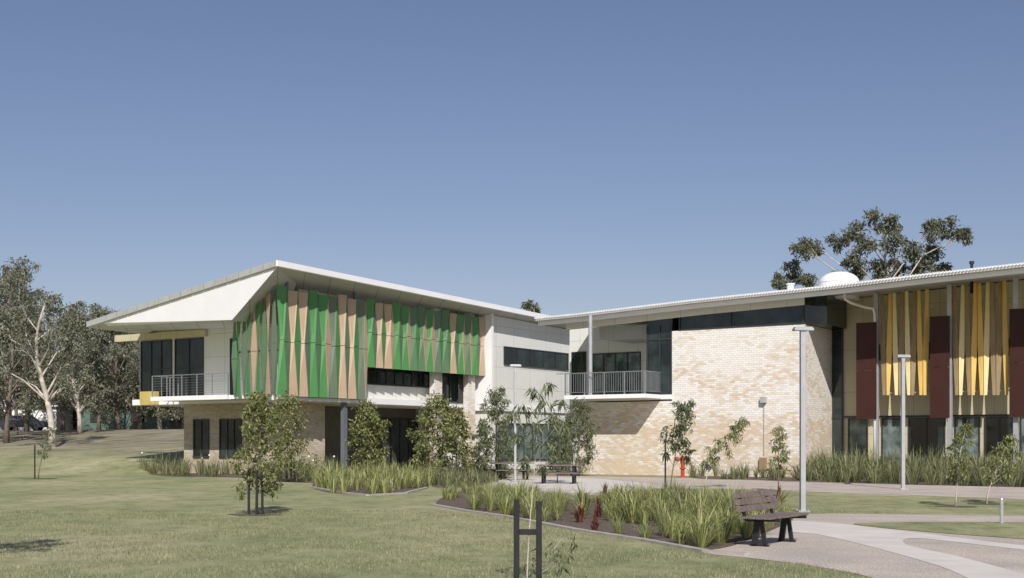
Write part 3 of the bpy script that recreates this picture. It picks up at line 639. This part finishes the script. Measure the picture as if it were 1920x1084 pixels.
def tuft(rng,c,n,h,spread,wd,V):
    for i in range(n):
        a=rng.random()*6.283; l=h*(.45+.7*rng.random()); sp=spread*rng.random()**.7; d=np.array([math.cos(a),math.sin(a),0]); s=np.array([-math.sin(a),math.cos(a),0])*wd*.5*(.7+.6*rng.random())
        p0=np.array(c)+d*sp*.18; p1=p0+d*sp*.35+np.array([0,0,l*.62]); p2=p0+d*sp*1.0+np.array([0,0,l*(1.0-.45*sp/max(spread,.01)*rng.random())])
        V.append([p0-s,p0+s,p1+s*.9,p1-s*.9]); V.append([p1-s*.9,p1+s*.9,p2+s*.1,p2-s*.1])
def addtuft(b,V):
    for i in range(0,len(V),2):
        k=len(b.v); b.v+=[tuple(p) for p in V[i]]+[tuple(V[i+1][2]),tuple(V[i+1][3])]
        b.f+=[(k,k+1,k+2,k+3),(k+3,k+2,k+4,k+5)]; b.m+=[0,0]
def tuftmesh(name,seed,n,h,sp,wd,m):
    rng=np.random.default_rng(seed); V=[]; tuft(rng,(0,0,0),n,h,sp,wd,V)
    b=M(); addtuft(b,V)
    me=bpy.data.meshes.new(name); me.from_pydata(b.v,[],b.f); me.materials.append(m); me.update(); return me
def inside(p,poly):
    x,y=p; c=False; n=len(poly)
    for i in range(n):
        x1,y1=poly[i];x2,y2=poly[i-1]
        if (y1>y)!=(y2>y) and x<(x2-x1)*(y-y1)/(y2-y1)+x1: c=not c
    return c
strap=[tuftmesh("strappy_plant",i,72,.62,.50,.020,LGR) for i in range(5)]
redm=[tuftmesh("red_cordyline",20+i,46,.62,.3,.04,LRD) for i in range(2)]
tus=[tuftmesh("tussock_grass",30+i,110,.72,.55,.011,LGR if i else LGD) for i in range(3)]
rr=random.Random(4); xs=[p[0] for p in bedN]; ys=[p[1] for p in bedN]; placed=[]
tries=0
while len(placed)<215 and tries<20000:
    tries+=1
    p=(rr.uniform(min(xs),max(xs)),rr.uniform(min(ys),max(ys)))
    if not inside(p,bedN): continue
    if any((p[0]-q[0])**2+(p[1]-q[1])**2<.36**2 for q in placed): continue
    pxx=p[0]/p[1]*F+960; pyy=HZ+CH*F/p[1]
    dr=math.sin(p[0]*1.7+1.1)+math.sin(p[1]*.95+p[0]*.6)+rr.uniform(-.5,.5)
    if dr<-1.0: continue
    if pyy<948 and rr.random()<.5: continue
    placed.append(p)
    k=rr.random()
    if (1060<pxx<1125 and pyy>945 and k<.7) or (k<.04): me=rr.choice(redm); nm="red_cordyline"; lb="dark red leaved cordyline in mulch"; cat="plant"; gp="red plants in the garden bed"
    elif k<.28: me=rr.choice(tus); nm="tussock_grass"; lb="fine leaved tussock grass in mulch"; cat="grass"; gp="tussocks in the garden bed"
    else: me=rr.choice(strap); nm="strappy_plant"; lb="light green strappy leaved plant in mulch"; cat="plant"; gp="strappy plants in the garden bed"
    o=bpy.data.objects.new(nm,me); col.objects.link(o); s=rr.uniform(.55,1.15)*(.75 if pyy<950 else 1); o.scale=(s,s,s*rr.uniform(.8,1.15)); o.rotation_euler=(rr.uniform(-.08,.08),rr.uniform(-.08,.08),rr.uniform(0,6.28)); o.location=(p[0],p[1],0)
    o["label"]=lb; o["category"]=cat; o["group"]=gp
def mass(name,label,poly,n,h,sp,m,seed,bl=26,wd=.03,flowers=0):
    rng=np.random.default_rng(seed); xs=[p[0] for p in poly]; ys=[p[1] for p in poly]; b=M(); c=0
    while c<n:
        p=(rng.uniform(min(xs),max(xs)),rng.uniform(min(ys),max(ys)))
        if not inside(p,poly): continue
        c+=1; V=[]; tuft(rng,(p[0],p[1],0),bl,h*rng.uniform(.5,1.25),sp,wd,V); addtuft(b,V)
        if flowers and rng.random()<flowers:
            x,y,z=p[0]+rng.normal()*.1,p[1]-.2,h*rng.uniform(.8,1.1)
            b.box(x-.04,x+.04,y-.04,y+.04,z,z+.07,1)
    o=b.obj(name,None,[m,FLOW]); o["kind"]="stuff"; o["label"]=label; o["category"]="grass"
mass("tussock_bed","long tussock grass bed along the brick wall",bedL,260,.95,.6,LGD,1,30,.026,.12)
mass("tussock_bed","light green strappy bed with concrete edge",bedM,150,.75,.55,LGR,2,30,.03)
mass("tussock_bed","tall tussock grass bed along the building",bedR,380,1.2,.85,LGD,3,34,.03)
mass("tussock_bed","tussock grass below the young trees",bedC,90,.7,.5,LGD,4,28,.026)
mass("tussock_bed","sparse low plants along the brick wall",bedW,34,.75,.5,LGD,5,26,.03)
def inside_np(P,poly):
    x,y=P[:,0],P[:,1]; c=np.zeros(len(P),bool); n=len(poly)
    for i in range(n):
        x1,y1=poly[i];x2,y2=poly[i-1]
        if y1==y2: continue
        k=((y1>y)!=(y2>y))&(x<(x2-x1)*(y-y1)/(y2-y1)+x1); c^=k
    return c
rng=np.random.default_rng(3); n=170000
P=np.stack([rng.uniform(-13,9,n),13+17*rng.random(n)**1.25,np.zeros(n)],1)
ok=(np.abs(P[:,0])<P[:,1]*.43)
for pl in (agg,bedN,cpath,bedM): ok&=~inside_np(P,pl)
wv=np.sin(P[:,0]*2.1+np.sin(P[:,1]*1.3)*2)+np.sin(P[:,1]*1.7+np.sin(P[:,0]*.9)*2)+rng.normal(size=n)*.7
ok&=wv>-.5; P=P[ok]; n=len(P)
h=(.02+.035*rng.random(n))[:,None]; a=rng.random(n)*6.283; d=np.stack([np.cos(a),np.sin(a),np.zeros(n)],1); s=np.stack([-np.sin(a),np.cos(a),np.zeros(n)],1)*.004
up=np.array([0,0,1.0]); ln_=d*(rng.random(n)[:,None]*.03)
V=np.stack([P-s,P+s,P+s*.6+up*h*.6+ln_*.4,P+up*h+ln_],1).reshape(-1,3)
o=leafobj("lawn_blades",None,V,BLADE); o["kind"]="stuff"; o["label"]="short dry green lawn grass blades"; o["category"]="grass"
# ---------- street furniture ----------
def lamp(px,py,top,pw=.06):
    Y=CH*F/(py-HZ); x=(px-960)/F*Y; H=zz(top,Y)
    E=empty("street_lamp","pale grey square pole lamp with flat twin head on the lawn","street lamp",(x,Y,0),.1,"pole lamps")
    b=M(); b.box(-pw,pw,-pw,pw,0,H-.08); b.obj("pole",E,[STEEL],bevel=.01)
    b=M(); b.box(-.14,.14,-.14,.14,0,.025); 
    for sx in(-.1,.1):
        for sy in (-.1,.1): b.tube([(sx,sy,.02),(sx,sy,.06)],.015,6)
    b.obj("base_plate",E,[STEEL])
    b=M(); b.box(-.22,.24,-.10,.10,H-.08,H-.02); b.box(-.20,.22,-.08,.08,H-.02,H+.01); b.obj("lamp_head",E,[STEEL],bevel=.01)
lamp(1505,960,614); lamp(1693,918,666); lamp(966,905,684,.045)
b=M(); x,y=G(1878,982); b.tube([(0,0,0),(0,0,.48),(0,0,.50)],[.035,.035,.028],14); b.tube([(0,0,.38),(0,0,.42)],.037,14)
o=b.obj("bollard",None,[STEEL],label="short grey metal bollard at the lawn edge"); o.location=(x,y,0); o["category"]="bollard"
x,y=G(1440,1020); E=empty("park_bench","brown slatted park bench with black legs on the path edge","bench",(x,y,0),RZ)
ln=1.6
b=M()
for i in range(4): b.box(-.12+i*.125,-.12+i*.125+.11,-ln/2,ln/2,.43,.465)
b.obj("seat",E,[TIMB],bevel=.006)
b=M()
for i in range(3):
    z=.53+i*.105; xo=-.17-.03*i
    b.hexa([(xo,-ln/2,z),(xo+.035,-ln/2,z),(xo+.035,ln/2,z),(xo,ln/2,z),(xo-.025,-ln/2,z+.09),(xo+.01,-ln/2,z+.09),(xo+.01,ln/2,z+.09),(xo-.025,ln/2,z+.09)])
b.obj("backrest",E,[TIMB],bevel=.006)
for sy in (-.55,.55):
    b=M(); s0,s1_=sy-.025,sy+.025
    def bar(p,q,t):
        p=np.array(p,float);q=np.array(q,float);d=q-p;d/=np.linalg.norm(d);n_=np.array((-d[1],d[0]))*t
        b.hexa([(*[p[0]-n_[0]],s0,p[1]-n_[1]),(p[0]+n_[0],s0,p[1]+n_[1]),(p[0]+n_[0],s1_,p[1]+n_[1]),(p[0]-n_[0],s1_,p[1]-n_[1]),
                (q[0]-n_[0],s0,q[1]-n_[1]),(q[0]+n_[0],s0,q[1]+n_[1]),(q[0]+n_[0],s1_,q[1]+n_[1]),(q[0]-n_[0],s1_,q[1]-n_[1])])
    bar((.0,0),(.06,.40),.045); bar((.18,0),(.12,.40),.03); bar((-.14,.405),(.42,.415),.024); bar((-.13,.40),(-.28,.82),.02); bar((-.05,.015),(.24,.015),.015)
    b.obj("leg",E,[BLACK])
x,y=G(1280,895); E=empty("fire_hydrant","red twin outlet fire hydrant standing by the brick wall","fire hydrant",(x,y,0),0)
b=M(); b.tube([(0,0,0),(0,0,.85)],.09,14); b.tube([(0,0,0),(0,0,.04)],.18,14); b.tube([(0,0,.80),(0,0,.92),(0,0,.97)],[.12,.12,.05],14); b.tube([(0,0,.38),(0,0,.44)],.14,14); b.obj("standpipe",E,[RED],smooth=False)
for s in (-1,1):
    b=M(); b.tube([(0,0,.78),(s*.16,-.05,.84),(s*.26,-.1,.84)],.06,12); b.tube([(s*.22,-.09,.845),(s*.34,-.13,.84)],.10,12); b.obj("outlet",E,[RED])
b=M()
b.tube([(-.16,-.05,1.05),(.16,-.05,1.05)],.02,8)
b.tube([(0,0,.95),(0,-.05,1.05)],.02,8); b.obj("valve_handle",E,[RED])
def table(px,py,rz):
    x,y=G(px,py); E=empty("picnic_table","dark timber picnic table with bench seats on the terrace","picnic table",(x,y,0),rz,"picnic tables")
    b=M(); 
    for i in range(6): b.box(-.9,.9,-.38+i*.127,-.38+i*.127+.115,.70,.74)
    b.obj("table_top",E,[TIMB])
    for s in (-1,1):
        b=M(); b.box(-.9,.9,s*.68-.13,s*.68-.01,.41,.45); b.box(-.9,.9,s*.68+.01,s*.68+.13,.41,.45); b.obj("seat",E,[TIMB])
        b=M(); b.box(s*.6-.04,s*.6+.04,-.72,.72,.33,.405); b.box(s*.6-.04,s*.6+.04,-.3,-.2,0,.695); b.box(s*.6-.04,s*.6+.04,.2,.3,0,.695); b.obj("leg",E,[BLACK])
table(960,900,.3); table(1048,907,-.2)
def shed(px,Y,wid,h,m,label):
    x,y,z=tp(px,Y); E=empty("shed",label,"shed",(x,y,z),0)
    b=M(); b.box(-wid/2,wid/2,0,5,0,h); b.obj("wall",E,[m])
    b=M(); b.hexa([(-wid/2-.3,-.4,h),(wid/2+.3,-.4,h),(wid/2+.3,5.3,h+.003),(-wid/2-.3,5.3,h+.003),(-wid/2-.3,-.4,h+.15),(wid/2+.3,-.4,h+.15),(wid/2+.3,5.3,h+.9),(-wid/2-.3,5.3,h+.9)]); b.obj("roof",E,[ZINC])
    for i in range(max(2,int(wid/4))):
        a=-wid/2+1+i*4; window(E,'w',0,a,a+1.4,1.0,2.0,2,0)
shed(5,131,11,2.6,WHITE,"white walled shed with metal roof among trees")
shed(265,127,12,2.5,mat("shed_green",(.10,.16,.13),.6),"low green shed with metal roof among trees")
def car(px,Y,m,label):
    x,y,z=tp(px,Y); z+=.03; E=empty("parked_car",label,"car",(x,y,z),.1)
    prof=[(-2.2,.35),(-2.2,.8),(-1.9,.98),(-1.35,1.0),(-.95,1.42),(.7,1.45),(1.35,1.0),(2.0,.88),(2.2,.7),(2.2,.35)]
    b=M(); n=len(prof); 
    for s in (-.85,.85): b.face([(p[0],s*(.86 if p[1]>1.1 else 1),p[1]) for p in (prof if s<0 else prof[::-1])])
    for i in range(n):
        p,q=prof[i],prof[(i+1)%n]; sp=.86 if p[1]>1.1 else 1; sq=.86 if q[1]>1.1 else 1
        b.face([(p[0],-.85*sp,p[1]),(p[0],.85*sp,p[1]),(q[0],.85*sq,q[1]),(q[0],-.85*sq,q[1])])
    b.obj("body",E,[m])
    b=M(); b.face([(-1.15,-.835,1.03),(1.15,-.835,1.03),(.65,-.745,1.38),(-.9,-.745,1.38)]); b.obj("side_window",E,[GLASS])
    for wx in (-1.35,1.35):
        for wy in (-.86,.70): 
            b=M(); b.tube([(wx,wy,.32),(wx,wy+.18,.32)],.32,18); b.obj("wheel",E,[BLACK])
car(42,120,mat("car_dark",(.03,.035,.045),.3),"dark blue sedan parked under gum trees")

# ---------- light, sky, camera ----------
el=math.radians(38); sd=Vector((.08,-1,0)).normalized(); s=Vector((sd.x*math.cos(el),sd.y*math.cos(el),math.sin(el)))
sun=bpy.data.lights.new("sun",'SUN'); sun.energy=4.4; sun.angle=math.radians(.5); sun.color=(1,.955,.905)
so=bpy.data.objects.new("sun",sun); so.rotation_euler=s.to_track_quat('Z','Y').to_euler(); so.location=(0,-20,40); col.objects.link(so)
w=bpy.data.worlds.new("World"); bpy.context.scene.world=w; w.use_nodes=True; t=w.node_tree; bg=t.nodes["Background"]
sk=t.nodes.new("ShaderNodeTexSky"); sk.sky_type='NISHITA'; sk.sun_disc=False; sk.sun_elevation=el; sk.sun_rotation=math.atan2(sd.x,sd.y)
sk.air_density=1.0; sk.dust_density=.8; sk.ozone_density=3.0
vm=t.nodes.new("ShaderNodeVectorMath"); vm.operation='MULTIPLY'; vm.inputs[1].default_value=(1.10,.94,.97)
t.links.new(sk.outputs[0],vm.inputs[0]); t.links.new(vm.outputs[0],bg.inputs[0]); bg.inputs[1].default_value=.083
cam=bpy.data.cameras.new("camera"); co=bpy.data.objects.new("camera",cam); col.objects.link(co); co.location=(0,0,CH); co.rotation_euler=(math.pi/2,0,0)
cam.sensor_width=36; cam.lens=F/1920*36; cam.shift_y=(HZ-542)/1920; cam.clip_end=8000
sc=bpy.context.scene; sc.camera=co; sc.view_settings.view_transform='Standard'; sc.view_settings.look='None'; sc.view_settings.exposure=0
